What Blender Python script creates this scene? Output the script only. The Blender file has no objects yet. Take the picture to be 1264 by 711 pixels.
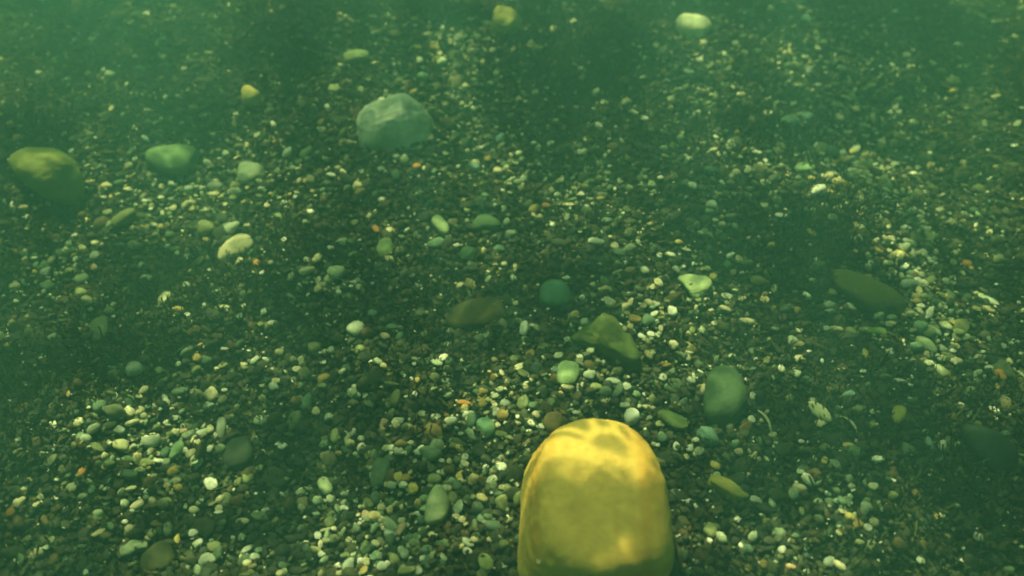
import bpy, bmesh, math, random
import numpy as np
from mathutils import Vector, Matrix, noise

rad = math.radians
SC = bpy.context.scene
COL = SC.collection

# ------------------------------------------------------------------ camera
CAM_H, PITCH, FPX = 0.95, 45.0, 1052.0          # metres above the bed, degrees down, focal length in photo pixels
cam_data = bpy.data.cameras.new("camera")
cam_data.sensor_width = 36.0
cam_data.lens = 36.0 * FPX / 1264.0
cam_data.clip_start, cam_data.clip_end = 0.01, 100.0
cam_data.dof.use_dof = True
cam_data.dof.focus_distance = 1.18
cam_data.dof.aperture_fstop = 2.4
cam = bpy.data.objects.new("camera", cam_data)
cam.location = (0, 0, CAM_H)
cam.rotation_euler = (rad(90 - PITCH), 0, 0)
COL.objects.link(cam)
SC.camera = cam

# ------------------------------------------------------------------ sky and sun
SUN_EL, SUN_AZ = 60.0, -24.0                    # azimuth from +Y (away from the viewer), negative = towards -X
world = bpy.data.worlds.new("World")
SC.world = world
world.use_nodes = True
wn = world.node_tree.nodes
sky = wn.new("ShaderNodeTexSky")
sky.sky_type = 'NISHITA'
sky.sun_disc = False
sky.sun_elevation = rad(SUN_EL)
sky.sun_rotation = rad(SUN_AZ)
wn["Background"].inputs["Strength"].default_value = 0.05
world.node_tree.links.new(sky.outputs[0], wn["Background"].inputs["Color"])

sun_data = bpy.data.lights.new("sun", 'SUN')
sun_data.energy = 5.0
sun_data.angle = rad(0.5)
sun_data.color = (1.0, 0.93, 0.78)
sun = bpy.data.objects.new("sun", sun_data)
SUN_DIR = Vector((math.sin(rad(SUN_AZ)) * math.cos(rad(SUN_EL)), math.cos(rad(SUN_AZ)) * math.cos(rad(SUN_EL)), math.sin(rad(SUN_EL))))
sun.rotation_euler = SUN_DIR.to_track_quat('Z', 'Y').to_euler()
sun.location = SUN_DIR * 5
COL.objects.link(sun)

vs = SC.view_settings
vs.view_transform = 'Standard'
vs.look = 'None'
vs.gamma = 1.0
vs.exposure = 1.45
vs.use_curve_mapping = False
SC.cycles.use_denoising = True
SC.cycles.max_bounces = 3
SC.cycles.volume_bounces = 0
SC.cycles.use_adaptive_sampling = True
SC.cycles.adaptive_threshold = .03
SC.cycles.filter_width = 1.9
SC.cycles.transparent_max_bounces = 12
SC.cycles.caustics_reflective = False
SC.cycles.caustics_refractive = False
SC.cycles.sample_clamp_indirect = 4.0

# ------------------------------------------------------------------ the bed's shape
_w = random.Random(4)
WAVES = []
for lam, amp, n in ((1.4, .016, 4), (.55, .008, 6), (.22, .0035, 8), (.10, .0014, 8)):
    for _ in range(n):
        a = _w.uniform(0, math.tau)
        k = math.tau / (lam * _w.uniform(.75, 1.3))
        WAVES.append((k * math.cos(a), k * math.sin(a), _w.uniform(0, math.tau), amp * _w.uniform(.6, 1.2) / math.sqrt(n) * 1.3))


MOUNDS = [(.50, 1.14, .13, .050), (.27, 1.60, .19, .060), (-.62, .72, .13, .025), (-.04, .93, .10, -.022), (.58, .60, .12, .025), (-.35, 1.75, .22, .05),
          (.80, 1.45, .12, -.03), (-.30, .62, .10, -.018), (-.95, 1.25, .16, .04)]


def bed(x, y):
    x = np.asarray(x, float); y = np.asarray(y, float)
    z = np.zeros(np.broadcast(x, y).shape)
    for kx, ky, ph, am in WAVES:
        z = z + am * np.sin(kx * x + ky * y + ph)
    for mx_, my_, mr_, mh_ in MOUNDS:
        z = z + mh_ * np.exp(-((x - mx_) ** 2 + (y - my_) ** 2) / (2 * mr_ ** 2))
    z = z - .42 * np.clip(x - .78 - .10 * y, 0, 3.0) ** 1.5        # the bed falls away on the right
    z = z - .20 * np.clip(-x - 1.0, 0, 3.0) ** 1.5                 # and more gently on the left
    z = z - .10 * np.clip(y - 2.3, 0, 4.0) ** 1.4                  # and into deeper water ahead
    return z


_t = rad(PITCH)
FWD = Vector((0, math.cos(_t), -math.sin(_t)))
UPV = Vector((0, math.sin(_t), math.cos(_t)))
RIGHT = Vector((1, 0, 0))


def at(px, py, lift=0.0):
    """A point of the bed (raised by lift) seen at a place in the photograph, and its depth along the view."""
    d = FWD + RIGHT * ((px - 632) / FPX) + UPV * ((355.5 - py) / FPX)
    t = 0.8
    for _ in range(60):
        p = Vector((0, 0, CAM_H)) + d * t
        e = p.z - float(bed(p.x, p.y)) - lift
        t += e / abs(d.z) * .7
        if abs(e) < 1e-5:
            break
    p = Vector((0, 0, CAM_H)) + d * t
    return p, t


# ------------------------------------------------------------------ materials
def mat(name):
    m = bpy.data.materials.new(name)
    m.use_nodes = True
    return m, m.node_tree.nodes, m.node_tree.links


def ramp(n, stops):
    r = n.new("ShaderNodeValToRGB")
    e = r.color_ramp.elements
    while len(e) < len(stops):
        e.new(.5)
    for el, (pos, c) in zip(e, stops):
        el.position = pos
        el.color = (*c, 1) if len(c) == 3 else c
    return r


PALETTE = {
    'w': ('white', (.72, .70, .58)), 'c': ('cream', (.50, .45, .28)), 'p': ('pale grey', (.37, .41, .32)),
    'g': ('green-grey', (.13, .20, .13)), 'o': ('olive', (.22, .24, .11)), 'y': ('yellow', (.55, .43, .13)),
    'r': ('orange', (.50, .23, .06)), 'k': ('pinkish', (.55, .38, .24)), 'd': ('dark', (.045, .055, .04)),
    't': ('blue-grey', (.20, .31, .28)), 'n': ('ochre', (.36, .25, .08)),
}


def stone_mat(name, base, mottle=.35, speckle=0.0, vein=None, bump=.25, scale=1.0, film=None, band=None, streak=None):
    m, n, l = mat(name)
    b = n["Principled BSDF"]
    b.inputs["Roughness"].default_value = .78
    b.inputs["Specular IOR Level"].default_value = .12
    tc = n.new("ShaderNodeTexCoord")
    oi = n.new("ShaderNodeObjectInfo")
    mp = n.new("ShaderNodeMapping")
    l.new(tc.outputs["Object"], mp.inputs["Vector"])
    off = n.new("ShaderNodeVectorMath"); off.operation = 'SCALE'
    off.inputs[0].default_value = (37, 53, 71)
    l.new(oi.outputs["Random"], off.inputs["Scale"])
    l.new(off.outputs[0], mp.inputs["Location"])
    mp.inputs["Scale"].default_value = (60 * scale,) * 3
    no = n.new("ShaderNodeTexNoise"); no.inputs["Scale"].default_value = 1.0; no.inputs["Detail"].default_value = 6
    no.inputs["Roughness"].default_value = .65
    l.new(mp.outputs[0], no.inputs["Vector"])
    d = tuple(c * (1 - mottle) for c in base); u = tuple(min(.85, c * (1 + mottle * .6)) for c in base)
    r = ramp(n, [(.3, d), (.72, u)])
    l.new(no.outputs["Fac"], r.inputs["Fac"])
    colr = r.outputs["Color"]

    def over(fac, c2, blend='MIX'):
        nonlocal colr
        mx = n.new("ShaderNodeMix"); mx.data_type = 'RGBA'; mx.blend_type = blend
        l.new(fac, mx.inputs["Factor"]); l.new(colr, mx.inputs["A"])
        mx.inputs["B"].default_value = (*c2, 1)
        colr = mx.outputs["Result"]

    if speckle:
        vo = n.new("ShaderNodeTexVoronoi"); vo.inputs["Scale"].default_value = 7
        l.new(mp.outputs[0], vo.inputs["Vector"])
        rr = ramp(n, [(.12, (speckle,) * 3), (.3, (0, 0, 0))])
        l.new(vo.outputs["Distance"], rr.inputs["Fac"])
        over(rr.outputs["Color"], tuple(c * .35 for c in base))
    if vein:
        wv = n.new("ShaderNodeTexWave"); wv.inputs["Scale"].default_value = vein[0]; wv.inputs["Distortion"].default_value = 9
        wv.inputs["Detail"].default_value = 3; wv.inputs["Detail Scale"].default_value = .8
        l.new(mp.outputs[0], wv.inputs["Vector"])
        rr = ramp(n, [(.86, (0, 0, 0)), (.97, (.8,) * 3)])
        l.new(wv.outputs["Fac"], rr.inputs["Fac"])
        over(rr.outputs["Color"], vein[1])
    if band:
        wv = n.new("ShaderNodeTexWave"); wv.inputs["Scale"].default_value = band[0]; wv.inputs["Distortion"].default_value = 3.5
        wv.bands_direction = 'Z' if len(band) < 3 else band[2]
        l.new(mp.outputs[0], wv.inputs["Vector"])
        rr = ramp(n, [(.35, (0, 0, 0)), (.75, (.65,) * 3)])
        l.new(wv.outputs["Fac"], rr.inputs["Fac"])
        over(rr.outputs["Color"], band[1])
    if film:                                                        # patchy growth on the stone
        n2 = n.new("ShaderNodeTexNoise"); n2.inputs["Scale"].default_value = .55; n2.inputs["Detail"].default_value = 5
        l.new(mp.outputs[0], n2.inputs["Vector"])
        rr = ramp(n, [(.42, (0, 0, 0)), (.6, (.75,) * 3)])
        l.new(n2.outputs["Fac"], rr.inputs["Fac"])
        over(rr.outputs["Color"], film)
    if streak:                                                      # stained streaks running along the stone
        ms = n.new("ShaderNodeMapping"); ms.inputs["Scale"].default_value = (34, 2.5, 6)
        l.new(tc.outputs["Object"], ms.inputs["Vector"])
        n2 = n.new("ShaderNodeTexNoise"); n2.inputs["Scale"].default_value = 1.0; n2.inputs["Detail"].default_value = 5
        l.new(ms.outputs[0], n2.inputs["Vector"])
        rr = ramp(n, [(.50, (0, 0, 0)), (.64, (.6,) * 3)])
        l.new(n2.outputs["Fac"], rr.inputs["Fac"])
        over(rr.outputs["Color"], streak)
    hv = n.new("ShaderNodeHueSaturation")
    mr = n.new("ShaderNodeMapRange")
    mr.inputs["To Min"].default_value = .78; mr.inputs["To Max"].default_value = 1.15
    l.new(oi.outputs["Random"], mr.inputs["Value"])
    l.new(mr.outputs[0], hv.inputs["Value"])
    l.new(colr, hv.inputs["Color"])
    l.new(hv.outputs["Color"], b.inputs["Base Color"])
    if bump:
        bp = n.new("ShaderNodeBump"); bp.inputs["Strength"].default_value = bump; bp.inputs["Distance"].default_value = .002
        n3 = n.new("ShaderNodeTexNoise"); n3.inputs["Scale"].default_value = 3.5; n3.inputs["Detail"].default_value = 5
        l.new(mp.outputs[0], n3.inputs["Vector"])
        l.new(n3.outputs["Fac"], bp.inputs["Height"])
        l.new(bp.outputs[0], b.inputs["Normal"])
    return m


PEB_MAT = {k: stone_mat("pebble_" + nm.replace(' ', '_').replace('-', '_'), c, mottle=.42, speckle=.3 if k in 'pwtc' else .15, scale=.022, film=tuple(q * .55 + r for q, r in zip(c, (.015, .02, .008)))) for k, (nm, c) in PALETTE.items()}

# ------------------------------------------------------------------ the seabed sheet
def axis(lo, hi, c, fine, n):
    s = np.linspace(-1, 1, n)
    v = np.sinh(s * 3.2) / np.sinh(3.2)
    return np.where(v < 0, c + v * (c - lo), c + v * (hi - c))


gx, gy = axis(-9, 9, 0, .02, 261), axis(-3, 12, 1.3, .02, 261)
X, Y = np.meshgrid(gx, gy)
Z = bed(X, Y) - .004
V = np.stack([X.ravel(), Y.ravel(), Z.ravel()], 1)
nx, ny = len(gx), len(gy)
ii, jj = np.meshgrid(np.arange(nx - 1), np.arange(ny - 1))
q = (jj * nx + ii).ravel()
F = np.stack([q, q + 1, q + nx + 1, q + nx], 1)
me = bpy.data.meshes.new("seabed")
me.from_pydata(V.tolist(), [], F.tolist())
for p in me.polygons:
    p.use_smooth = True
m, n, l = mat("silt_and_grit")
b = n["Principled BSDF"]; b.inputs["Roughness"].default_value = .9; b.inputs["Specular IOR Level"].default_value = .05
tc = n.new("ShaderNodeTexCoord")
no = n.new("ShaderNodeTexNoise"); no.inputs["Scale"].default_value = 3.0; no.inputs["Detail"].default_value = 8
vo = n.new("ShaderNodeTexVoronoi"); vo.inputs["Scale"].default_value = 170
l.new(tc.outputs["Object"], no.inputs["Vector"]); l.new(tc.outputs["Object"], vo.inputs["Vector"])
r1 = ramp(n, [(.35, (.022, .026, .016)), (.7, (.075, .072, .04))])
l.new(no.outputs["Fac"], r1.inputs["Fac"])
r2 = ramp(n, [(.0, (.35, .35, .32)), (.8, (.7, .7, .65)), (.9, (3.2, 3.0, 2.2))])
sp = n.new("ShaderNodeSeparateColor"); l.new(vo.outputs["Color"], sp.inputs[0]); l.new(sp.outputs[0], r2.inputs["Fac"])
mx = n.new("ShaderNodeMix"); mx.data_type = 'RGBA'; mx.blend_type = 'MULTIPLY'; mx.inputs["Factor"].default_value = 1
l.new(r1.outputs[0], mx.inputs["A"]); l.new(r2.outputs[0], mx.inputs["B"]); l.new(mx.outputs["Result"], b.inputs["Base Color"])
bp = n.new("ShaderNodeBump"); bp.inputs["Distance"].default_value = .004
l.new(vo.outputs["Distance"], bp.inputs["Height"]); l.new(bp.outputs[0], b.inputs["Normal"])
me.materials.append(m)
seabed = bpy.data.objects.new("seabed", me)
seabed["kind"] = "structure"
COL.objects.link(seabed)

# ------------------------------------------------------------------ the water: unseen rippled sheet overhead, added to dapple the sun, murky green below it
WATER_Z = 1.06
bm = bmesh.new()
N = 120
gv = [[bm.verts.new((-10 + 20 * i / N, -4 + 17 * j / N, WATER_Z + .012 * noise.noise(Vector((i * .5, j * .5, 3))))) for i in range(N + 1)] for j in range(N + 1)]
for j in range(N):
    for i in range(N):
        bm.faces.new((gv[j][i], gv[j][i + 1], gv[j + 1][i + 1], gv[j + 1][i])).smooth = True
me = bpy.data.meshes.new("water_caustic_mask"); bm.to_mesh(me); bm.free()
m, n, l = mat("painted_caustics")
n.remove(n["Principled BSDF"])
tr = n.new("ShaderNodeBsdfTransparent")  # caustic pattern painted into the sheet's transparency stands in for focused sunlight
tc = n.new("ShaderNodeTexCoord")
mp = n.new("ShaderNodeMapping"); mp.inputs["Location"].default_value = (-0.085, -4.11, 0.59)
l.new(tc.outputs["Object"], mp.inputs["Vector"])
wob = n.new("ShaderNodeTexNoise"); wob.inputs["Scale"].default_value = 2.2; wob.inputs["Detail"].default_value = 2
l.new(mp.outputs[0], wob.inputs["Vector"])
ad = n.new("ShaderNodeVectorMath"); ad.operation = 'MULTIPLY_ADD'
l.new(wob.outputs["Color"], ad.inputs[0]); ad.inputs[1].default_value = (.28, .28, .28); l.new(mp.outputs[0], ad.inputs[2])
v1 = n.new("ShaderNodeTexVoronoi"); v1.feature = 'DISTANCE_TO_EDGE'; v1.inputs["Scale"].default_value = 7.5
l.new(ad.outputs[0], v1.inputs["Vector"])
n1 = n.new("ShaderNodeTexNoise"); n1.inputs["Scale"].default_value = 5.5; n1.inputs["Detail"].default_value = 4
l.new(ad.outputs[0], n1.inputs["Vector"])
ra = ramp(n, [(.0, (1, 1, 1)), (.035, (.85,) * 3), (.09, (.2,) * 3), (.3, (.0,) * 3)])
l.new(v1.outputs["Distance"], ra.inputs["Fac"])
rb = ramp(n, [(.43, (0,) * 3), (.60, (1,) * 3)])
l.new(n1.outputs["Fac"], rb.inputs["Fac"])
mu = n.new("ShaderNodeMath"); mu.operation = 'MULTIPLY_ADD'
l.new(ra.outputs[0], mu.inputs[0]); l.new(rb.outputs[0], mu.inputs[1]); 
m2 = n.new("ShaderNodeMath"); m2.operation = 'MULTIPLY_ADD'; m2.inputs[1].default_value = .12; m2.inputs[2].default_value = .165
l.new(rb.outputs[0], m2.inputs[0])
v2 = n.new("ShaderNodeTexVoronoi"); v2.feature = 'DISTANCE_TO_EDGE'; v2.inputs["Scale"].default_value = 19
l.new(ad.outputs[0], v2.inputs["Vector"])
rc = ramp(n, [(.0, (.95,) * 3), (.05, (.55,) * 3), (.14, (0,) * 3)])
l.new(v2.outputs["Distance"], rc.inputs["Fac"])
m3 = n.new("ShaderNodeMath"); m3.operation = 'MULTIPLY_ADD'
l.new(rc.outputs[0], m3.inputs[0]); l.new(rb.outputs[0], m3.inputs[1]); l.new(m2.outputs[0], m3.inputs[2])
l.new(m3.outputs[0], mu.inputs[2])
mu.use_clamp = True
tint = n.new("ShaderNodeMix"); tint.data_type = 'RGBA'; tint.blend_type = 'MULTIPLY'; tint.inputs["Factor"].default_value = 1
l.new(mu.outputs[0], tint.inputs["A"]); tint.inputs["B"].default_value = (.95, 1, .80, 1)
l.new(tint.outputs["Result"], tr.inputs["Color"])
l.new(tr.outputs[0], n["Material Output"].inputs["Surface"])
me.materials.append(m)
ws = bpy.data.objects.new("water_caustic_mask", me); ws["kind"] = "structure"; COL.objects.link(ws)

bm = bmesh.new()
bmesh.ops.create_cube(bm, size=1, matrix=Matrix.Translation((0, 4.5, (-7.5 + 1.0) / 2)) @ Matrix.Diagonal((18.4, 15.4, 8.5, 1)))
me = bpy.data.meshes.new("haze"); bm.to_mesh(me); bm.free()
m, n, l = mat("murky_green_water")
n.remove(n["Principled BSDF"])
pv = n.new("ShaderNodeVolumePrincipled")
pv.inputs["Color"].default_value = (.140, .485, .365, 1)
pv.inputs["Absorption Color"].default_value = (.22, .85, .08, 1)
pv.inputs["Density"].default_value = .66
pv.inputs["Density Attribute"].default_value = ""
pv.inputs["Anisotropy"].default_value = .52
l.new(pv.outputs[0], n["Material Output"].inputs["Volume"])
try:
    m.cycles.homogeneous_volume = True
except Exception:
    pass
me.materials.append(m)
hz = bpy.data.objects.new("haze", me); hz["kind"] = "stuff"; COL.objects.link(hz)

# ------------------------------------------------------------------ stone shapes
_ico = {}


def ico(level):
    if level not in _ico:
        bm = bmesh.new()
        bmesh.ops.create_icosphere(bm, subdivisions=level, radius=1)
        v = np.array([x.co[:] for x in bm.verts]); v /= np.linalg.norm(v, axis=1, keepdims=True)
        f = [[x.index for x in p.verts] for p in bm.faces]
        bm.free()
        _ico[level] = (v, f)
    return _ico[level]


def stone_mesh(name, level, seed, p=2.4, cuts=5, cut=(.72, .98), rough=.05, planes=None, freq=1.3, fine=0.0):
    """A unit stone: smooth minimum of planes, knocked about with noise."""
    rg = random.Random(seed)
    v, f = ico(level)
    pl = [((1, 0, 0), 1), ((-1, 0, 0), 1), ((0, 1, 0), 1), ((0, -1, 0), 1), ((0, 0, 1), 1), ((0, 0, -1), 1)]
    for _ in range(cuts):
        d = Vector((rg.gauss(0, 1), rg.gauss(0, 1), rg.gauss(0, .7))).normalized()
        pl.append((tuple(d), rg.uniform(*cut)))
    if planes:
        pl = planes
    s = np.zeros(len(v))
    for nrm, h in pl:
        nn = np.array(nrm, float); nn /= np.linalg.norm(nn)
        s += np.clip(v @ nn / h, 0, None) ** p
    r = s ** (-1 / p)
    o = Vector((rg.uniform(-50, 50), rg.uniform(-50, 50), rg.uniform(-50, 50)))
    dn = np.array([noise.noise(Vector(x) * freq + o) for x in v])
    if fine:
        dn = dn + fine * np.array([noise.fractal(Vector(x) * freq * 4 + o, .6, 2.1, 4) for x in v])
    co = v * (r * (1 + rough * dn * 2))[:, None]
    me = bpy.data.meshes.new(name)
    me.from_pydata(co.tolist(), [], f)
    for q in me.polygons:
        q.use_smooth = True
    return me


def place(name, me, m, px, py, w, h, ang=0, thick=.55, bury=.30, tilt=(0, 0), stretch=1.0):
    """Stand a unit stone on the bed; w and h are its extents as seen, in photo pixels, ang its turn on the bed."""
    _, t = at(px, py)
    a = w / 2 * t / FPX
    bb = h / 2 * t / FPX / .82
    c = min(a, bb) * thick
    lift = c * (1 - 2 * bury)
    p, t = at(px, py, lift)
    o = bpy.data.objects.new(name, me)
    o.location = p
    o.rotation_euler = (rad(tilt[0]), rad(tilt[1]), rad(ang))
    if ang:                                              # w along the turned axis; undo the foreshortening of the ground
        a, bb = w / 2 * t / FPX * (1 + .2 * abs(math.sin(rad(ang)))), h / 2 * t / FPX * (1 + .2 * abs(math.cos(rad(ang))))
    o.scale = (a, bb, c)
    if not me.materials:
        me.materials.append(m)
    else:
        o.material_slots[0].link = 'OBJECT'
        o.material_slots[0].material = m
    COL.objects.link(o)
    return o


def tag(o, label, cat, group=None):
    o["label"] = label
    o["category"] = cat
    if group:
        o["group"] = group
    return o


def bake_scale(o):
    """Give a single stone its real size in the mesh, so that its material's grain has real size too."""
    o.data.transform(Matrix.Diagonal((*o.scale, 1)))
    o.scale = (1, 1, 1)


# ------------------------------------------------------------------ the big yellow boulder
yp = [((0, 0, 1), .075), ((0, .40, 1), .083), ((0, 0, -1), .05), ((1, 0, .10), .087), ((-1, 0, .14), .087), ((-1, 0, .8), .098), ((1, 0, 1.0), .104),
      ((.12, -1, -.08), .110), ((.8, -1, .05), .127), ((-.8, -1, .25), .122)]
for th in (18, 42, 66, 90, 114, 138, 162):
    yp.append(((math.cos(rad(th)), math.sin(rad(th)), .28), .087 + .026 * math.sin(rad(th)) + (.005 if th in (42, 138) else 0)))
ym = stone_mesh("boulder", 6, 11, p=9.0, planes=yp, rough=.02, freq=1.8, fine=.4)
yellow = stone_mat("yellow_boulder_stone", (.68, .44, .095), mottle=.24, bump=.4, scale=.9, speckle=.12, film=(.60, .40, .085),
                   streak=(.54, .27, .035))
ym.materials.append(yellow)
boulder = bpy.data.objects.new("boulder", ym)
bx, by = .101, .540
boulder.location = (bx, by, float(bed(bx, by)) + .043)
boulder.rotation_euler = (rad(3), rad(1), rad(-2))
COL.objects.link(boulder)
tag(boulder, "big smooth yellow boulder with a domed back, largest stone on the seabed", "boulder")

# ------------------------------------------------------------------ the cobbles and larger stones
COB = "larger stones lying on the gravel"
ROCKS = [
    # px, py, w, h, turn, (p, cuts, rough, thick), colour, material options, short name, label
    (486, 150, 80, 52, 16, (5, 8, .07, .95), (.58, .61, .54), dict(vein=(.16, (.60, .62, .54)), mottle=.4, scale=.6, film=(.26, .31, .22)), "veined grey cobble", "angular pale grey cobble with lighter veins across its face"),
    (212, 194, 82, 48, -4, (2.6, 4, .04, .6), (.12, .18, .085), dict(mottle=.2), "smooth green cobble", "smooth oval moss-green cobble standing clear of the gravel"),
    (64, 215, 76, 72, 35, (3, 6, .09, .95), (.22, .22, .05), dict(film=(.15, .17, .05)), "mossy rock", "rough yellow-green rock with patchy growth, beside the smooth green cobble"),
    (291, 302, 54, 34, 28, (2.6, 5, .10, .6), (.56, .49, .31), dict(mottle=.2), "bean-shaped cobble", "cream bean-shaped cobble with a notched side"),
    (311, 122, 33, 27, -25, (3, 6, .08, .8), (.46, .37, .13), dict(), "ochre lump", "small ochre lump of stone alone in the upper gravel"),
    (624, 31, 46, 34, 60, (4.5, 7, .08, 1.2), (.60, .52, .16), dict(film=(.45, .42, .14)), "dull yellow rock", "dull yellow blunt rock with gravel heaped at its foot"),
    (852, 36, 50, 34, 5, (2.8, 5, .05, .8), (.72, .71, .50), dict(), "pale domed cobble", "pale domed cobble with small yellow stones against its side"),
    (436, 70, 38, 26, 10, (2.6, 5, .06, .6), (.20, .25, .12), dict(), "dull olive cobble", "dull olive flat cobble in the gravel above the veined grey cobble"),
    (600, 273, 44, 24, -4, (2.4, 4, .04, .6), (.07, .12, .06), dict(mottle=.2), "green oval stone", "dark green flat oval stone among pale grains"),
    (545, 280, 33, 20, -62, (2.3, 4, .04, .6), (.30, .37, .20), dict(mottle=.2), "egg-shaped stone", "pale green egg-shaped stone beside the dark green oval stone"),
    (475, 303, 31, 20, 88, (2.5, 4, .05, .6), (.16, .22, .10), dict(mottle=.2), "olive egg stone", "olive egg-shaped stone with an orange pebble at its tip"),
    (575, 315, 25, 20, 0, (2.6, 5, .06, .6), (.09, .16, .09), dict(), "small green stone", "small dark green stone below the dark green oval stone"),
    (687, 368, 46, 37, 95, (2.3, 4, .03, .65), (.07, .17, .11), dict(mottle=.15), "blue-green cobble", "smooth blue-green rounded cobble sunk in dark gravel"),
    (595, 387, 82, 46, 8, (2.6, 5, .06, .5), (.060, .055, .020), dict(film=(.035, .045, .018)), "dark brown cobble", "low dark brown cobble half sunk beside the blue-green round cobble"),
    (760, 424, 76, 52, -32, (14, 8, .09, .62), (.10, .12, .035), dict(film=(.055, .085, .025), mottle=.5), "jagged mossy rock", "jagged wedge-shaped mossy rock, the most angular on the bed"),
    (1070, 364, 88, 46, -38, (2.8, 4, .04, .6), (.105, .105, .030), dict(mottle=.2, film=(.07, .10, .035)), "long brown cobble", "long dark brown cobble lying aslant beside the pale gravel strip"),
    (897, 495, 74, 54, 72, (2.7, 5, .05, .7), (.075, .125, .062), dict(mottle=.15), "dark green cobble", "smooth dark green cobble with a pale round pebble against it"),
    (901, 602, 48, 20, -34, (6, 7, .06, .7), (.33, .29, .07), dict(), "ochre shard", "wedge-shaped ochre shard lying aslant on dark gravel"),
    (702, 462, 36, 27, 84, (3, 5, .04, .6), (.27, .36, .18), dict(mottle=.15), "pale tooth stone", "pale green blunt stone below the jagged mossy rock"),
    (437, 407, 28, 18, 3, (2.4, 3, .03, .65), (.60, .62, .47), dict(speckle=.5), "speckled white cobble", "white speckled oval stone alone on dark gravel"),
    (204, 367, 19, 17, 0, (2.4, 4, .05, .7), (.58, .56, .36), dict(), "lone cream stone", "lone round cream stone on dark gravel"),
    (781, 516, 20, 20, 0, (2.2, 2, .02, .9), (.80, .78, .66), dict(mottle=.12), "white round stone", "bright white round stone at the shoulder of the big yellow boulder"),
    (860, 352, 30, 28, 25, (8, 5, .06, .5), (.36, .43, .22), dict(mottle=.2), "pale wedge stone", "pale green wedge-shaped stone with a yellow pebble at its tip"),
    (537, 624, 48, 34, 95, (2.8, 5, .05, .65), (.17, .22, .12), dict(band=(.22, (.27, .31, .19), 'X'), mottle=.4), "banded stone", "grey-green banded stone in the gravel beside the big yellow boulder"),
    (876, 537, 28, 20, 12, (4, 7, .08, .8), (.15, .27, .21), dict(speckle=.5), "blue-grey stone", "speckled blue-grey stone at the foot of the dark green cobble"),
    (310, 216, 40, 27, -10, (3.2, 6, .07, .6), (.30, .35, .24), dict(), "rough grey stone", "rough pale grey stone in a heap of pale pebbles"),
    (400, 601, 23, 17, -65, (2.3, 3, .03, .6), (.45, .50, .30), dict(mottle=.15), "drop-shaped stone", "pale green drop-shaped stone alone on dark gravel"),
    (152, 550, 29, 16, -4, (2.4, 4, .05, .65), (.52, .50, .28), dict(), "cream flat stone", "flat cream oval stone at the edge of a pale pebble heap"),
    (219, 555, 24, 19, 85, (2.5, 4, .04, .6), (.22, .34, .17), dict(mottle=.2), "green heap stone", "green oval stone in the middle of a pale pebble heap"),
    (600, 695, 24, 19, 0, (2.3, 3, .03, .6), (.28, .31, .12), dict(mottle=.2), "olive disc stone", "olive disc-shaped stone beside the big yellow boulder"),
    (829, 516, 48, 20, -48, (3, 5, .04, .6), (.14, .19, .07), dict(), "long olive stone", "long dark olive stone lying aslant behind the big yellow boulder"),
    (599, 524, 25, 25, 0, (3, 5, .06, .5), (.14, .25, .15), dict(mottle=.2), "green slab stone", "flat green stone with two bright white pebbles above it"),
    (471, 583, 42, 24, 80, (4, 6, .06, .6), (.12, .17, .11), dict(), "dark pointed stone", "dark grey-green pointed stone above a heap of yellow pebbles"),
    (124, 404, 52, 22, -62, (2.8, 5, .06, .6), (.17, .21, .11), dict(film=(.10, .14, .07)), "faint olive stone", "long dull olive stone lying aslant on dark gravel"),
    (291, 562, 44, 38, 0, (2.8, 5, .06, .5), (.030, .042, .030), dict(), "dark round stone", "dark low round stone beside the pale pebble heap"),
    (194, 688, 44, 38, 20, (2.8, 5, .06, .6), (.055, .060, .028), dict(), "brown-green stone", "dark brown-green low stone between two pale pebble heaps"),
    (1228, 556, 78, 66, 0, (2.6, 5, .05, .7), (.022, .034, .030), dict(), "blackish boulder", "blackish rounded boulder on the darker slope"),
    (1110, 511, 36, 17, 76, (2.6, 4, .05, .6), (.24, .24, .06), dict(), "olive finger stone", "olive finger-shaped stone on the dark gravel"),
    (1143, 424, 30, 17, -62, (3, 5, .06, .6), (.36, .42, .24), dict(), "pale slab stone", "pale grey-green slab stone at the foot of the pale gravel strip"),
    (1080, 409, 34, 12, -3, (2.6, 4, .05, .6), (.13, .20, .07), dict(), "flat green stone", "flat green stone below the long brown cobble"),
    (993, 209, 22, 15, 0, (2.8, 5, .06, .6), (.28, .40, .20), dict(), "pale green flat stone", "pale green flat stone in the pale gravel strip"),
    (972, 152, 30, 18, 0, (3, 5, .06, .6), (.17, .28, .19), dict(), "grey-green flat stone", "grey-green flat stone with a blue-grey pebble beside it"),
    (530, 558, 26, 22, 40, (4, 7, .07, .7), (.17, .23, .15), dict(), "grey angular stone", "grey-green angular stone with two pale pebbles beside it"),
    (690, 375, 0, 0, 0, None, None, None, None, None),
]
WEDGE = [((0, -1, -.15), .60), ((.30, .10, 1), .72), ((-1, .1, .2), .92), ((1, -.2, .3), 1), ((-.25, 1, .2), .95), ((.75, .9, .25), .50), ((0, 0, -1), .8), ((-.5, -.8, .6), .85)]
RISING = [((-.42, -.1, 1), .74), ((1, 0, .25), .95), ((-1, 0, .3), .95), ((0, 1, .3), .92), ((0, -1, .25), .92), ((.5, .7, .4), .95), ((-.5, -.7, .6), .88), ((0, 0, -1), .8), ((.6, -.6, .5), .96)]
LAND = [("the big yellow boulder", boulder.location.copy(), .12)]
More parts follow.
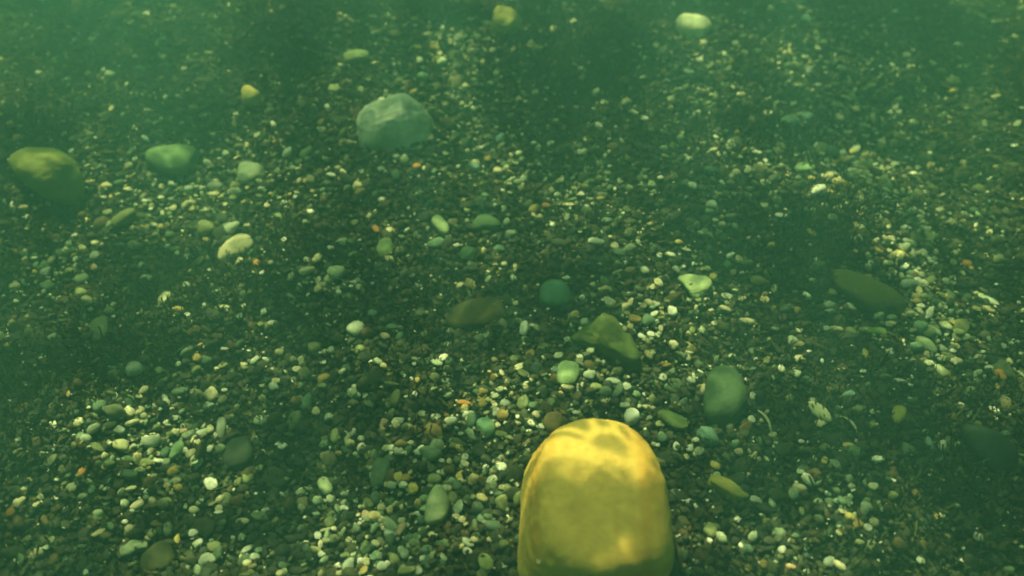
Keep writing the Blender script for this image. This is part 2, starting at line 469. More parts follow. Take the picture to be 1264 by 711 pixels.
for i, (px, py, w, h, ang, shp, colr, opt, short, label) in enumerate(ROCKS):
    if not w:
        continue
    pw, cuts, rough, thick = shp
    o = place("cobble", stone_mesh("cobble", 5, 100 + i, p=pw, cuts=cuts, rough=rough, cut=(.66, .95), fine=.3 if pw > 3.5 else .12, planes=WEDGE if pw == 14 else RISING if i == 0 else None),
              None or stone_mat("stone_" + short.replace(' ', '_').replace('-', '_'), colr, **{'film': tuple(c * .62 + d for c, d in zip(colr, (.012, .016, .006))), **opt, 'bump': .5, 'mottle': max(.36, opt.get('mottle', 0)), 'speckle': max(.28, opt.get('speckle', 0))}),
              px, py, w * 1.04, h * 1.12, ang, thick=thick, bury=.44 if short in ('blackish boulder', 'dark round stone', 'brown-green stone', 'dark brown cobble') else .33, tilt=(0, -4) if i == 0 else ((4 * i) % 13 - 6, (7 * i) % 11 - 5))
    bake_scale(o)
    tag(o, label, "stone", COB)
    LAND.append(("the " + short, o.location.copy(), max(o.dimensions) / 2))

# ------------------------------------------------------------------ pebbles, read off the photograph in nine fields
FIELDS = [
    (0, 0, """145 110 22 20 c;255 103 28 10 p;345 150 30 22 p 30;605 150 28 24 g;607 212 32 30 c;407 278 42 36 p;800 158 14 14 w;478 20 14 14 p;1045 32 20 20 p;613 362 18 28 p;
415 405 22 30 c;548 412 40 18 p;875 425 24 18 w;40 462 26 22 n;65 515 32 26 n;237 500 20 20 p;115 552 24 14 p;478 612 38 32 c;500 590 16 20 p;835 572 24 26 p;1190 450 50 24 n 80;
1130 565 66 38 o 60;1098 628 30 16 c 20;1148 665 32 36 c;395 690 36 22 c;440 675 44 26 g 30;800 690 70 40 p;870 685 50 40 o;1235 330 48 50 o;740 700 40 20 p;715 400 40 30 o;570 685 14 18 p"""),
    (421, 0, """827 20 20 18 c;862 22 20 16 c;730 33 16 18 p;272 95 20 10 w;318 132 44 20 c;405 162 14 14 c;293 222 32 34 w;484 187 20 14 w;130 122 44 22 p 20;170 207 24 18 p;345 180 40 36 n;
575 135 24 18 c;543 152 28 18 c;657 365 32 28 c;384 390 24 20 c;682 378 16 12 w;972 386 28 24 p;1080 415 40 24 w -30;1120 443 30 22 w -20;330 517 24 22 c;288 548 28 20 c 20;205 580 34 26 p;
280 618 32 22 r -20;345 580 22 18 c;500 617 46 46 t;582 630 40 30 c;545 585 44 24 n 70;590 510 50 34 t 80;520 547 44 10 w 4;713 530 20 12 w;60 685 46 36 c;150 630 26 22 p;75 633 30 14 p;
205 650 40 40 g;890 565 40 30 p;1195 550 34 18 p;1150 488 28 24 g;1120 660 30 18 c;985 645 26 20 c;955 662 24 20 y;1100 175 22 12 w;1195 265 36 26 n 80;1205 330 30 10 w 60;815 400 20 14 c;
868 400 20 14 p;850 295 24 20 g;890 260 30 20 p;905 125 30 30 n;675 665 30 28 p;670 695 40 24 c"""),
    (842, 0, """455 70 50 28 t -70;98 20 22 14 p;332 30 36 26 c 70;245 45 60 26 g;493 150 26 26 p;785 48 22 18 p;743 100 24 14 c;775 243 18 16 w;787 257 22 12 w;830 207 34 26 p;592 255 44 38 p 70;
565 312 46 30 o;500 318 36 18 p;395 172 20 14 c;385 200 30 18 c;78 165 32 26 c;65 225 24 26 w;20 270 40 20 w;220 352 22 20 c;238 380 20 12 w;452 428 54 42 t -40;345 472 26 16 w;375 487 34 14 c;
355 510 34 30 c;570 390 40 30 o;665 472 30 26 g;605 495 28 18 p;670 507 44 14 p;510 558 64 46 o 60;555 565 50 50 g;620 562 36 26 y;660 620 50 24 y -20;545 645 44 34 c -30;585 675 30 18 c;
785 610 30 30 p;765 645 24 16 p;853 648 26 22 w;685 652 40 16 c;620 690 24 12 c;25 593 26 22 p;295 630 48 34 r 80;307 597 26 14 w 85;200 640 34 30 c;205 662 24 20 p;145 675 16 14 w;213 697 16 12 r;
435 508 20 14 p;905 590 50 44 g;800 420 26 20 p 80;1050 250 20 14 p;990 340 36 24 y;995 300 60 40 o;1165 360 30 16 c;1020 172 36 24 p;640 408 36 24 c 75;735 530 30 24 p"""),
    (0, 237, """635 62 36 30 c;700 52 62 42 c 55;455 100 88 66 o 60;765 135 84 56 o;855 130 70 48 p 50;790 8 56 30 c;862 22 36 36 o;97 98 24 20 w;400 80 36 24 c;300 210 46 38 c;350 190 34 26 c;
355 235 44 40 p;345 275 40 28 k -55;168 292 50 38 w 80;192 255 44 20 c 85;300 305 22 22 w;255 290 46 30 o;520 275 26 26 p;537 320 50 30 p;55 348 44 28 c;60 372 50 14 p;175 350 60 36 g;300 372 50 44 o;
620 205 22 20 p;657 230 20 20 p;690 345 30 30 p;708 295 20 16 c;780 290 24 14 w;950 262 36 28 r -50;1000 265 22 18 c;945 298 26 14 c;1053 180 26 20 w;1210 320 40 38 c;1190 345 40 34 c;1215 360 100 18 c 18;
695 458 24 18 w;708 482 18 18 p;760 420 22 16 p;900 424 20 18 p;977 445 30 18 w 80;1213 455 22 10 w 60;760 574 18 16 c;830 582 30 12 w;410 440 50 34 o;195 540 30 26 p;315 570 24 14 c;293 510 36 14 c;
30 572 30 20 n 80;490 660 68 56 p;415 652 36 18 p;590 665 28 26 o;662 640 26 20 p;690 690 30 16 c;825 645 34 18 o 30;900 640 28 14 c;1028 590 38 28 c;1160 577 56 50 o;1225 588 26 26 p;1185 595 16 14 w;
1192 632 32 16 w;1115 620 50 24 c -75;1085 622 24 22 o;940 625 38 30 p 70;1195 690 60 42 n 30;1022 702 40 20 c;265 628 24 14 c;160 672 20 20 p;45 492 30 14 p;885 465 30 26 g;1145 78 36 20 w;1095 15 36 26 p 85;
990 55 26 20 c;1063 40 16 14 p;1010 90 16 10 w;575 125 20 14 p"""),
    (421, 237, """150 33 26 22 w;50 115 34 34 o;128 138 36 28 r -45;182 148 30 24 c;10 185 40 22 p;345 190 80 46 g 30;427 200 24 16 w;585 208 50 34 g -20;625 155 46 34 p 25;760 52 36 26 r;715 65 46 36 y 60;678 40 40 20 c;
785 125 26 18 w;908 55 18 14 w;1093 35 20 16 p;940 185 66 34 p;1010 205 34 26 c -70;1030 225 60 40 g;1247 188 28 18 y -25;1178 238 24 22 w;1218 235 38 18 w -25;1125 290 38 30 p;1193 320 40 20 g;1150 355 24 24 c;
1240 285 40 26 p -70;645 285 40 20 c 82;640 323 24 20 w;590 285 12 12 w;543 297 14 10 w;440 350 32 22 c 55;262 312 24 20 p;45 333 26 10 w;412 510 26 20 w;712 495 30 10 w;645 450 14 12 w;725 350 34 12 w 60;
165 533 40 28 c 20;215 535 40 34 g 70;305 530 30 24 o;120 448 44 26 t;285 350 28 16 p;390 565 18 18 p;235 580 26 24 c;272 637 18 16 w;237 682 18 14 w;390 702 36 20 p;695 600 40 34 n;680 550 30 24 o 80;
857 487 36 34 p;895 480 36 30 p;890 510 28 20 w -70;993 415 40 32 c 50;1040 427 66 42 c 25;1135 405 40 28 c -50;1160 420 36 24 p;1110 535 32 30 w;1148 530 38 20 w -15;1085 470 50 40 n;1050 505 22 14 c;
1135 470 60 56 g;1165 475 22 16 w 80;1152 595 24 16 c -60;1195 642 44 20 n;1258 610 36 26 c 70;790 657 34 32 t;922 675 52 40 p 55;880 615 30 22 w;1010 700 66 26 p;1190 690 30 28 p;640 620 36 24 o;930 345 22 18 c;
965 355 16 14 w;833 322 30 18 p;190 500 44 24 g;65 585 44 40 o;345 685 40 34 o"""),
    (842, 237, """118 313 42 30 y 55;168 385 56 24 p 20;157 432 48 26 c -10;243 480 68 26 c -5;110 360 36 26 o;118 490 22 18 c;20 578 42 26 y 85;10 612 36 36 c;110 45 46 40 p -50;120 108 28 16 c;150 122 24 18 c 70;15 215 36 12 c -25;
83 147 36 26 o 80;208 250 36 28 c -60;280 330 66 38 o -10;400 213 16 16 w;497 253 20 18 w;345 278 26 14 p;370 110 26 14 p;610 48 20 16 p;775 173 38 34 c;828 183 28 18 w;765 220 18 16 c;770 245 26 14 c 85;
805 230 50 30 y;858 230 42 24 p 85;932 248 26 18 p;910 250 20 14 w 80;1007 230 26 22 c;1003 265 30 22 o 85;952 72 36 20 p;990 115 40 36 c;905 140 40 30 p;850 75 50 24 g;870 330 28 22 w 80;848 305 40 20 g;
765 308 26 14 w;785 298 20 14 w;835 340 60 36 p;865 385 50 20 c -10;880 425 30 20 w;830 440 40 30 c;815 430 12 14 w;617 425 34 26 w;547 415 50 26 p 12;550 441 54 20 p 8;557 372 34 30 o;570 507 50 28 c -5;
530 508 34 20 p;775 488 44 16 c -12;630 520 66 46 o 85;408 548 46 40 p;430 440 40 30 n;440 615 46 24 c;422 675 36 24 p 70;465 695 36 30 g;185 613 28 24 p;310 625 40 28 o 70;35 690 46 38 p 70;113 690 34 24 w 60;
680 595 48 22 y 80;625 572 16 12 w;935 515 42 26 p -45;912 530 16 14 w;998 480 40 30 y 85;1090 435 38 32 o;1140 405 80 34 p -40;1085 375 22 12 c;1000 590 26 16 w;1015 625 50 30 c;965 580 40 30 p;935 605 30 14 w;
1055 265 36 28 r;810 700 50 20 w -20;1130 635 24 14 c;1180 680 50 38 r -60;720 215 30 30 n;1190 575 30 20 p;635 175 24 20 p"""),
    (0, 474, """197 80 36 28 c 80;352 168 32 30 p;310 205 50 36 p;150 260 40 22 c 15;478 105 42 34 c -40;520 97 40 36 c 80;485 145 56 20 c 25;440 168 50 34 p;560 215 80 46 p 15;605 250 44 40 g;700 195 44 44 g;672 175 36 30 k 30;
685 155 22 16 w;820 160 80 44 p -75;780 165 32 30 c;745 185 36 24 p;710 255 44 36 c 60;730 222 30 26 c;777 243 26 24 w;510 268 30 22 w;515 318 42 24 c 15;545 290 80 30 o;470 280 44 24 g;480 335 70 40 g;
632 325 50 36 n 20;590 365 56 26 p 20;655 358 44 28 c 20;620 378 30 20 k;510 447 54 34 c 45;565 433 36 26 c;607 438 54 36 o;640 402 26 22 c;545 400 26 18 p;475 540 40 34 c;495 588 34 30 w;553 570 28 22 c;
650 585 60 26 y -80;715 555 34 26 w;725 588 44 26 w 20;765 648 84 48 p;790 605 60 40 o;815 430 34 30 c 60;810 465 28 24 c;775 82 34 26 p;915 352 48 48 o;1135 70 68 44 g 80;1048 127 30 16 c 85;1028 157 20 14 p;
1170 105 34 26 c -80;1215 120 40 34 p;1240 190 58 38 o -75;990 128 24 18 p;1178 560 36 28 w;1220 515 52 46 o;912 665 40 30 c;943 642 38 30 p;912 615 40 20 p 40;895 570 24 24 p;900 508 60 26 c 15;945 485 30 24 c;
985 468 36 16 p 20;1190 632 26 20 w;1170 482 28 14 p;1035 702 30 20 c;1240 680 40 16 w 60;1045 670 36 30 g;70 435 50 40 c 60;35 478 38 34 r;305 328 40 22 r 85;175 605 28 22 p;365 495 34 30 o;100 360 36 26 c;
75 660 30 30 r;320 700 24 20 p;365 85 56 50 g;820 508 22 14 w;715 492 18 16 w;830 25 22 14 w;1015 10 46 30 p;970 8 26 14 c;650 130 36 20 p"""),
    (421, 474, """200 48 66 40 o 85;157 152 44 38 k 80;210 140 44 36 p;50 25 44 22 o;52 45 44 20 p;25 200 40 26 c 80;460 272 34 22 w 85;600 308 42 38 w;573 103 34 30 w;568 80 20 18 w;525 25 46 40 n;523 70 40 40 n;478 112 36 18 p;
460 70 60 20 r -5;480 140 60 40 g 85;605 75 44 34 p;600 115 50 40 n;580 155 20 20 c;590 185 50 30 o;770 125 30 28 o;710 80 50 30 g;740 160 36 20 p;410 135 44 32 p 40;350 125 36 24 p;420 225 38 28 o 50;
285 255 28 26 p;297 240 24 20 w;215 245 42 36 p;180 235 30 30 p;105 310 50 24 p 8;207 342 38 38 y;228 375 36 28 w;270 388 50 42 y;185 375 40 36 p;240 350 36 34 n;255 328 20 18 c;400 385 34 24 c 80;
415 420 44 44 o;440 340 40 22 y 65;430 375 40 40 g;470 590 56 32 p -30;470 620 46 28 w;595 675 36 20 p;552 577 28 20 c;595 425 52 36 o 50;615 385 40 34 o;655 420 58 36 o 85;340 562 44 28 c;278 568 40 34 o;
225 535 52 34 k 60;185 555 60 30 p;95 485 40 36 k;60 535 36 32 p;30 580 24 20 c;85 600 60 26 o 85;145 455 40 34 c;100 440 44 40 o;180 465 26 24 c;235 630 50 44 p;150 675 50 36 p;290 690 36 34 p;
200 650 50 40 o;90 660 40 40 c;30 665 58 44 p 80;65 628 44 26 c;240 690 70 36 o 15;600 590 50 34 o;515 495 40 40 g;350 350 60 40 o;375 325 30 30 p;1155 225 20 16 c;1170 228 18 14 w;1180 285 50 24 o -25;
1190 195 40 40 g;1180 150 34 30 o;1240 235 40 22 p 80;1140 88 60 22 c -10;1050 80 40 24 p;975 65 30 20 c;1060 10 40 32 p;945 10 50 30 o;845 80 20 14 w;870 108 30 14 p"""),
    (842, 474, """85 18 44 40 c;260 48 36 20 p 75;480 65 30 22 p;255 135 28 28 p;333 190 34 20 c;182 180 30 14 c;365 240 44 28 y -15;205 250 34 30 c;120 300 40 36 y;15 273 26 20 c 60;50 262 24 18 c 80;30 235 36 28 p 75;50 210 26 18 p;
275 432 52 30 w -10;430 388 58 34 c -5;443 350 18 18 c;203 503 20 20 w;368 610 34 28 w 60;440 215 22 14 w;617 227 50 22 y;525 285 34 28 y 80;490 277 26 12 c 85;710 108 36 20 p;705 150 36 30 o;910 218 48 36 t -70;
963 225 48 32 w 80;1158 130 16 16 w;845 65 26 24 p;825 5 50 16 w;940 40 24 16 p;620 40 60 26 t 20;835 240 60 50 g;545 655 54 36 p 60;400 675 40 24 k;305 670 36 36 n;460 582 24 16 c;690 535 42 30 w;710 515 40 34 c;
620 490 44 34 y;650 515 50 40 n;685 455 50 40 p;798 557 40 26 w;580 552 26 24 c;620 540 30 22 c 80;600 530 30 20 c 80;570 435 24 20 p;625 380 26 18 c;735 465 24 20 p;935 495 26 20 n;960 485 30 20 c 80;
805 605 40 26 n;885 655 40 32 p;1005 540 22 18 c;1020 455 24 18 p;945 395 24 12 w;780 415 40 30 o;30 695 20 14 w;315 510 40 24 o;110 550 60 50 o"""),
]
PEB = []
for x0, y0, txt in FIELDS:
    for rec in txt.replace("\n", "").split(";"):
        f = rec.split()
        if len(f) < 5:
            continue
        x, y, w, h = (float(v) / 2.995 for v in f[:4])
        PEB.append((x0 + x, y0 + y, w, h, f[4], float(f[5]) if len(f) > 5 else 0.0))
PEB.sort(key=lambda q: -q[2] * q[3])
N_SINGLE = 285
variants = {k: [stone_mesh("pebble", 3, 500 + i, p=2.3 + .25 * (i % 5), cuts=3 + i % 5, cut=(.7, .97), rough=.05 + .012 * (i % 4)) for i in range(8)] for k in PALETTE}
for k, vsn in variants.items():
    for vm in vsn:
        vm.materials.append(PEB_MAT[k])
rp = random.Random(8)
KEYS = {}
for i, (px, py, w, h, c, ang) in enumerate(PEB[:N_SINGLE]):
    o = place("pebble", rp.choice(variants[c]), PEB_MAT[c], px, py, w * 1.04, h * 1.04, ang if ang else rp.uniform(-8, 8), thick=rp.uniform(.5, .75), bury=rp.uniform(.08, .25),
              tilt=(rp.uniform(-12, 12), rp.uniform(-12, 12)))
    dist = sorted(((L[1] - o.location).length - L[2], k) for k, L in enumerate(LAND))
    A = LAND[dist[0][1]]
    asp = max(w, h) / min(w, h)
    shape = "round" if asp < 1.2 else "oval" if asp < 1.7 else "long"
    size = "tiny" if w * h < 110 else "small" if w * h < 220 else "larger"
    what = f"{size} {shape} {PALETTE[c][0]} pebble"
    label = f"{what} near {A[0]}"
    for _, k in dist[1:7]:                               # a second stone on the far side of it
        B = LAND[k]
        if (A[1] - o.location).normalized().dot((B[1] - o.location).normalized()) < -.55:
            label = f"{what} between {A[0]} and {B[0]}"
            break
    tag(o, label, "pebble", "pebbles scattered over the gravel")
    KEYS.setdefault(label, []).append((dist[0][0], what, A[0], o))
RANK = ["closest to", "second closest to", "third closest to", "fourth closest to", "fifth closest to"]
again = {}
for label, lst in KEYS.items():
    if len(lst) > 1:
        for r in lst:
            again.setdefault((r[1], r[2]), [])
for label, lst in KEYS.items():
    for r in lst:
        if (r[1], r[2]) in again:
            again[(r[1], r[2])].append(r)
for (what, land), lst in again.items():
    for k, r in enumerate(sorted(lst, key=lambda r: r[0])):
        r[3]["label"] = f"{what}, {RANK[min(k, 4)]} {land}"

# ------------------------------------------------------------------ two thin curved pieces of shell
def curved_piece(pts, r, name, label):
    bm = bmesh.new()
    pts = [at(x, y, .006 + .006 * math.sin(math.pi * k / (len(pts) - 1)))[0] for k, (x, y) in enumerate(pts)]
    c0 = sum(pts, Vector()) / len(pts)
    fine = []
    for k in range(len(pts) - 1):
        for s in range(4):
            u = s / 4
            p0 = pts[max(0, k - 1)]; p1 = pts[k]; p2 = pts[k + 1]; p3 = pts[min(len(pts) - 1, k + 2)]
            fine.append(.5 * ((2 * p1) + (p2 - p0) * u + (2 * p0 - 5 * p1 + 4 * p2 - p3) * u * u + (3 * p1 - p0 - 3 * p2 + p3) * u ** 3))
    fine.append(pts[-1])
    rings = []
    for k, p in enumerate(fine):
        d = (fine[min(k + 1, len(fine) - 1)] - fine[max(k - 1, 0)]).normalized()
        s = d.cross(Vector((0, 0, 1))).normalized(); u = s.cross(d)
        rr = r * (.45 + .55 * math.sin(math.pi * (k + .6) / (len(fine) + .2)))
        rings.append([bm.verts.new(p - c0 + (s * math.cos(a) * rr + u * math.sin(a) * rr * .7)) for a in [math.tau * q / 8 for q in range(8)]])
    for a, b2 in zip(rings, rings[1:]):
        for q in range(8):
            bm.faces.new((a[q], a[(q + 1) % 8], b2[(q + 1) % 8], b2[q])).smooth = True
    bm.faces.new(rings[0][::-1]); bm.faces.new(rings[-1])
    bmesh.ops.recalc_face_normals(bm, faces=bm.faces)
    me = bpy.data.meshes.new(name); bm.to_mesh(me); bm.free()
    me.materials.append(PEB_MAT['c'])
    o = bpy.data.objects.new(name, me); o.location = c0; COL.objects.link(o)
    return tag(o, label, "shell piece")


curved_piece([(936, 507), (943, 512), (949, 521), (952, 533)], .0021, "shell_fragment", "thin curved cream shell rim beside the dark green cobble")
curved_piece([(1041, 514), (1049, 519), (1055, 526), (1058, 534)], .0019, "shell_fragment", "thin curved shell rim beside the white half shell")

# a half shell standing on edge
v, f = ico(4)
co = v.copy(); co[:, 2] = np.where(co[:, 2] > 0, co[:, 2], co[:, 2] * .25)
co[:, 1] *= 1 - .35 * np.abs(co[:, 0]) ** 2
rib = 1 + .03 * np.cos(np.arctan2(co[:, 1], co[:, 0] + 1.1) * 40)
co *= rib[:, None]
me = bpy.data.meshes.new("half_shell"); me.from_pydata(co.tolist(), [], f)
for q in me.polygons:
    q.use_smooth = True
sh = place("half_shell", me, stone_mat("half_shell_lime", (.66, .62, .38), mottle=.15, band=(2.2, (.50, .46, .25), 'Y')), 1012, 508, 33, 15, -62, thick=.6, bury=-.35, tilt=(25, -8))
bake_scale(sh)
tag(sh, "pale leaf-shaped half shell lying on the dark gravel", "shell")

# ------------------------------------------------------------------ the gravel that nobody could count
rng = np.random.default_rng(21)
CLUSTERS = [  # where pale grains have gathered on the bed: px, py, rx, ry, strength
    (195, 555, 75, 60, .75), (470, 640, 85, 65, .55), (600, 510, 70, 40, .30), (1040, 100, 70, 60, .42), (1060, 215, 80, 60, .55), (1130, 330, 50, 60, .60), (1150, 410, 50, 55, .55),
    (720, 235, 90, 35, .42), (400, 345, 50, 20, .45), (790, 400, 65, 40, .38), (1040, 620, 60, 40, .50), (245, 240, 110, 40, .35), (60, 330, 70, 35, .40), (930, 210, 70, 40, .45),
    (870, 90, 60, 60, .35), (560, 110, 90, 60, .28), (600, 45, 70, 25, .35), (450, 480, 90, 60, .12), (880, 370, 60, 60, .22), (330, 170, 120, 60, .12), (270, 670, 45, 35, .25), (900, 560, 80, 60, .18),
    (720, 470, 70, 40, .30), (560, 580, 110, 90, .30), (620, 200, 110, 60, .16),
]
CL = []
for px, py, rx, ry, s in CLUSTERS:
    p, t = at(px, py)
    CL.append((p.x, p.y, rx * t / FPX, ry * t / FPX / math.sin(math.atan2(CAM_H, p.y)), s))


def paleness(x, y, wide=.62):
    f = np.full(x.shape, .02)
    for cx, cy, sx, sy, s in CL:
        f = f + .75 * s * np.exp(-.5 * (((x - cx) / (sx * wide)) ** 2 + ((y - cy) / (sy * wide)) ** 2))
    return np.clip(f, 0, .85)


def scatter(n, x0, x1, y0, y1, inside, lo, hi, sig=.40):
    x = rng.uniform(x0, x1, n); y = rng.uniform(y0, y1, n)
    k = inside(x, y); x, y = x[k], y[k]
    s = np.clip(np.exp(rng.normal(math.log(math.sqrt(lo * hi)), sig, len(x))), lo * .6, hi * 1.6)
    return x, y, s


near_in = lambda x, y: np.abs(x) < .62 + .62 * y
sets = []
sets.append((*scatter(230000, -2.3, 2.3, .25, 2.75, near_in, .0022, .0042), 0))      # close-packed grit, radii in metres
sets.append((*scatter(30000, -2.3, 2.3, .25, 2.75, near_in, .0042, .0085, .3), 1))
sets.append((*scatter(9000, -2.3, 2.3, .25, 2.75, near_in, .0008, .0018), 3))              # tiny bright flecks on top
sets.append((*scatter(60000, -4.5, 4.5, -.6, 5.5, lambda x, y: ~(near_in(x, y) & (y > .25) & (y < 2.75) & (np.abs(x) < 2.3)), .005, .010), 2))
px_, py_, ps_, pk_ = (np.concatenate([s[i] if i < 3 else np.full(len(s[0]), s[3]) for s in sets]) for i in range(4))
npt = len(px_)
pz_ = bed(px_, py_) + ps_ * rng.uniform(-.25, .55, npt)
pal = paleness(px_, py_)
is_pale = rng.uniform(0, 1, npt) < pal * np.where(pk_ == 1, .40, .95)
DARKS = np.array([(.034, .040, .024), (.045, .050, .027), (.052, .050, .024), (.038, .048, .032), (.062, .068, .038), (.028, .031, .020), (.066, .052, .022)])
PALES = np.array([(.58, .52, .33), (.42, .45, .30), (.33, .38, .26), (.70, .67, .53), (.24, .27, .13), (.46, .34, .13), (.20, .29, .18), (.52, .44, .22)])
colr = DARKS[rng.integers(0, len(DARKS), npt)] * rng.uniform(.75, 1.25, (npt, 1))
pc = PALES[rng.choice(len(PALES), npt, p=[.2, .18, .18, .10, .12, .07, .1, .05])] * rng.uniform(.7, 1.15, (npt, 1))
MIDS = np.array([(.10, .15, .085), (.14, .155, .07), (.09, .13, .09), (.17, .19, .11), (.13, .10, .04), (.20, .25, .16), (.24, .22, .12)])
mc = MIDS[rng.integers(0, len(MIDS), npt)] * rng.uniform(.6, 1.15, (npt, 1))
around = np.clip((paleness(px_, py_, 1.15) - .02) * 1.6, 0, 1)
is_mid = rng.uniform(0, 1, npt) < np.where(pk_ == 1, .07 + .55 * around, .04 + .14 * around)
colr = np.where(is_mid[:, None], mc, colr)
colr = np.where(is_pale[:, None], pc, colr)
white = (rng.uniform(0, 1, npt) < .009 + .02 * pal) | (pk_ == 3)                       # bits of white quartz and shell everywhere
colr = np.where(white[:, None], np.array([.76, .74, .62]) * rng.uniform(.8, 1.05, (npt, 1)), colr)
ps_ = np.where(white & (pk_ == 0), ps_ * rng.uniform(.55, 1.0, npt), ps_)
pz_ = pz_ + np.where(white | is_pale, ps_ * .5, 0) + np.where(pk_ == 3, .0035, 0)
scl = np.stack([ps_ * rng.uniform(.9, 1.5, npt), ps_ * rng.uniform(.7, 1.15, npt), ps_ * rng.uniform(.4, .85, npt)], 1)
rot = np.stack([rng.normal(0, .45, npt), rng.normal(0, .45, npt), rng.uniform(0, math.tau, npt)], 1)
# the small grains read off the photograph
ex = PEB[N_SINGLE:]
ev = [], [], [], []
for px, py, w, h, c, ang in ex:
    p, t = at(px, py)
    a, b2 = w / 2 * t / FPX * 1.05, h / 2 * t / FPX * 1.25
    cc = min(a, b2) * .6
    ev[0].append((p.x, p.y, p.z + cc * .8)); ev[1].append((a, b2, cc)); ev[2].append((0, 0, rad(ang))); ev[3].append(PALETTE[c][1])
pts = np.concatenate([np.stack([px_, py_, pz_], 1), np.array(ev[0])])
scl = np.concatenate([scl, np.array(ev[1])]); rot = np.concatenate([rot, np.array(ev[2])]); colr = np.concatenate([np.clip(colr, 0, .85), np.array(ev[3])])


def point_object(name, pts, scl, rot, colr, label, cat):
    npt = len(pts)
    me = bpy.data.meshes.new(name)
    me.vertices.add(npt)
    me.vertices.foreach_set("co", pts.ravel().astype(np.float32))
    for nm, arr in (("stone_scale", scl), ("stone_turn", rot)):
        me.attributes.new(nm, 'FLOAT_VECTOR', 'POINT').data.foreach_set("vector", arr.ravel().astype(np.float32))
    me.attributes.new("stone_colour", 'FLOAT_COLOR', 'POINT').data.foreach_set("color", np.concatenate([colr, np.ones((npt, 1))], 1).ravel().astype(np.float32))
    me.update()
    o = bpy.data.objects.new(name, me)
    o["kind"] = "stuff"
    tag(o, label, cat)
    COL.objects.link(o)
    return o


gravel = point_object("gravel", pts, scl, rot, colr, "dark fine gravel with scattered pale grains covering the seabed", "gravel")

# ------------------------------------------------------------------ short algal turf between the stones of the darker patches
na_ = 420000
tx = rng.uniform(-2.2, 2.2, na_); ty = rng.uniform(.3, 3.2, na_)
lump = np.sin(tx * 7 + 2 * np.sin(ty * 5)) * np.sin(ty * 8.3 + 1.7 * np.sin(tx * 6.1)) + .35 * np.sin(tx * 23) * np.sin(ty * 19 + tx * 9)
weed = np.clip(.10 + .22 * lump, .02, .5)
for cx, cy, sx, sy, st in ((.50, 1.14, .15, .15, .9), (.27, 1.60, .24, .17, .9), (-.62, .74, .20, .14, .6), (-.04, .92, .14, .09, .45), (.58, .62, .17, .13, .6), (-.35, 1.75, .26, .18, .5), (-.95, 1.25, .2, .15, .5), (-.3, 1.0, .2, .1, .3)):
    weed = weed + st * np.exp(-.5 * (((tx - cx) / sx) ** 2 + ((ty - cy) / sy) ** 2)) * np.clip(.75 + .5 * lump, .25, 1)
k = (rng.uniform(0, 1, na_) < np.clip(weed, 0, 1) * np.clip(1 - 2.2 * paleness(tx, ty), .03, 1)) & near_in(tx, ty)
tx, ty, weed = tx[k], ty[k], weed[k]
k = np.ones(len(tx), bool)
for lp, lr in [(L[1], L[2] * 1.0) for L in LAND] + [(o.location, max(o.scale) * 1.25) for o in COL.objects if o.name.startswith("pebble")]:
    k &= (tx - lp.x) ** 2 + (ty - lp.y) ** 2 > lr ** 2
tx, ty, weed = tx[k], ty[k], weed[k]
nt = len(tx)
hgt = rng.uniform(.007, .020, nt) * (.8 + .9 * np.clip(weed, 0, 1))
ta = np.stack([rng.uniform(.0006, .0013, nt), rng.uniform(.0006, .0013, nt), hgt], 1)
tr_ = np.stack([rng.normal(0, .5, nt), rng.normal(.1, .5, nt), rng.uniform(0, math.tau, nt)], 1)
tcol = np.array([(.034, .055, .020), (.050, .060, .018), (.026, .046, .022), (.105, .115, .042)])[rng.integers(0, 4, nt)] * rng.uniform(.7, 1.3, (nt, 1))

m, n, l = mat("gravel_stone")
b = n["Principled BSDF"]; b.inputs["Roughness"].default_value = .8; b.inputs["Specular IOR Level"].default_value = .12
at_ = n.new("ShaderNodeAttribute"); at_.attribute_type = 'INSTANCER'; at_.attribute_name = "stone_colour"
tc = n.new("ShaderNodeTexCoord")
no = n.new("ShaderNodeTexNoise"); no.inputs["Scale"].default_value = 1.8; no.inputs["Detail"].default_value = 3
l.new(tc.outputs["Object"], no.inputs["Vector"])
rr = ramp(n, [(.3, (.65,) * 3), (.7, (1.2,) * 3)])
l.new(no.outputs["Fac"], rr.inputs["Fac"])
mx = n.new("ShaderNodeMix"); mx.data_type = 'RGBA'; mx.blend_type = 'MULTIPLY'; mx.inputs["Factor"].default_value = 1
l.new(at_.outputs["Color"], mx.inputs["A"]); l.new(rr.outputs[0], mx.inputs["B"]); l.new(mx.outputs["Result"], b.inputs["Base Color"])

turf = point_object("algal_turf", np.stack([tx, ty, bed(tx, ty)], 1), ta, tr_, tcol, "short dark green algal turf growing between the stones", "algae")


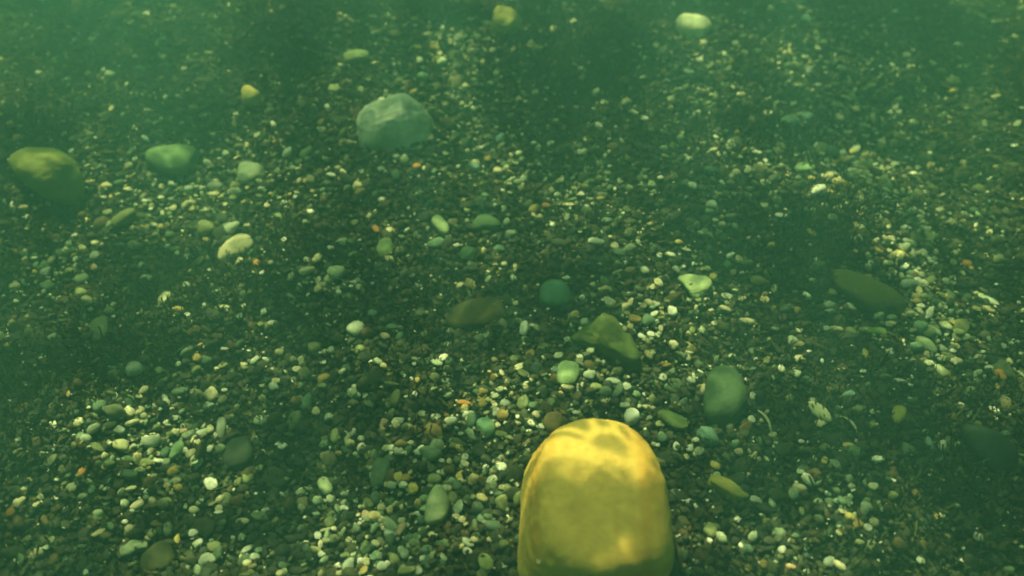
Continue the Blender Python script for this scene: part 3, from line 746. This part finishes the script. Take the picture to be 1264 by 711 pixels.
def scatter_nodes(o, name, shapes):
    ng = bpy.data.node_groups.new(name, 'GeometryNodeTree')
    ng.interface.new_socket("Geometry", in_out='INPUT', socket_type='NodeSocketGeometry')
    ng.interface.new_socket("Geometry", in_out='OUTPUT', socket_type='NodeSocketGeometry')
    gn, gl = ng.nodes, ng.links
    gi, go = gn.new("NodeGroupInput"), gn.new("NodeGroupOutput")
    g2i = gn.new("GeometryNodeGeometryToInstance")
    for k in range(shapes):
        sp = gn.new("GeometryNodeSetPosition")
        nz = gn.new("ShaderNodeTexNoise"); nz.noise_dimensions = '4D'; nz.inputs["W"].default_value = 3.7 * k; nz.inputs["Detail"].default_value = 1
        sub = gn.new("ShaderNodeVectorMath"); sub.operation = 'SUBTRACT'; sub.inputs[1].default_value = (.5, .5, .5)
        sc2 = gn.new("ShaderNodeVectorMath"); sc2.operation = 'MULTIPLY'
        if name == "gravel_scatter":
            s = gn.new("GeometryNodeMeshIcoSphere"); s.inputs["Radius"].default_value = 1; s.inputs["Subdivisions"].default_value = 2
            nz.inputs["Scale"].default_value = .75 + .12 * k
            sc2.inputs[1].default_value = (1.25, 1.25, 1.25)
        else:                                            # a bent, tapering filament
            s = gn.new("GeometryNodeMeshCone"); s.inputs["Vertices"].default_value = 4; s.inputs["Side Segments"].default_value = 4
            s.inputs["Radius Bottom"].default_value = 1; s.inputs["Radius Top"].default_value = .25; s.inputs["Depth"].default_value = 1
            nz.inputs["Scale"].default_value = 1.1
            sc2.inputs[1].default_value = (9, 9, .2)
        sm = gn.new("GeometryNodeSetShadeSmooth")
        gm = gn.new("GeometryNodeSetMaterial"); gm.inputs["Material"].default_value = m
        gl.new(nz.outputs["Color"], sub.inputs[0]); gl.new(sub.outputs[0], sc2.inputs[0]); gl.new(sc2.outputs[0], sp.inputs["Offset"])
        gl.new(s.outputs["Mesh"], sp.inputs["Geometry"]); gl.new(sp.outputs[0], sm.inputs["Geometry"]); gl.new(sm.outputs[0], gm.inputs["Geometry"]); gl.new(gm.outputs[0], g2i.inputs[0])
    iop = gn.new("GeometryNodeInstanceOnPoints")
    iop.inputs["Pick Instance"].default_value = True
    ri = gn.new("FunctionNodeRandomValue"); ri.data_type = 'INT'
    ri.inputs[4].default_value = 0; ri.inputs[5].default_value = shapes - 1
    gl.new(ri.outputs[2], iop.inputs["Instance Index"])
    for nm, sock in (("stone_scale", "Scale"), ("stone_turn", "Rotation")):
        na = gn.new("GeometryNodeInputNamedAttribute"); na.data_type = 'FLOAT_VECTOR'; na.inputs["Name"].default_value = nm
        gl.new(na.outputs["Attribute"], iop.inputs[sock])
    gl.new(gi.outputs[0], iop.inputs["Points"]); gl.new(g2i.outputs[0], iop.inputs["Instance"]); gl.new(iop.outputs[0], go.inputs[0])
    md = o.modifiers.new("scatter", 'NODES'); md.node_group = ng


nd = 2600                                                            # specks drifting in the water
dx_, dy_ = rng.uniform(-1.8, 1.8, nd), rng.uniform(.35, 3.0, nd)
dz_ = bed(dx_, dy_) + .03 + rng.uniform(0, 1, nd) ** 1.6 * .75
k = (dx_ ** 2 + dy_ ** 2 + (dz_ - CAM_H) ** 2 > .55 ** 2) & near_in(dx_, dy_)
dx_, dy_, dz_ = dx_[k], dy_[k], dz_[k]
nd = len(dx_)
drift = point_object("drifting_specks", np.stack([dx_, dy_, dz_], 1), rng.uniform(.0003, .0011, (nd, 3)), rng.uniform(0, 6, (nd, 3)),
                     np.array([.55, .55, .42]) * rng.uniform(.5, 1.1, (nd, 1)), "pale specks of silt drifting in the water", "silt")
scatter_nodes(drift, "gravel_scatter", 3)
scatter_nodes(gravel, "gravel_scatter", 6)
scatter_nodes(turf, "turf_scatter", 5)
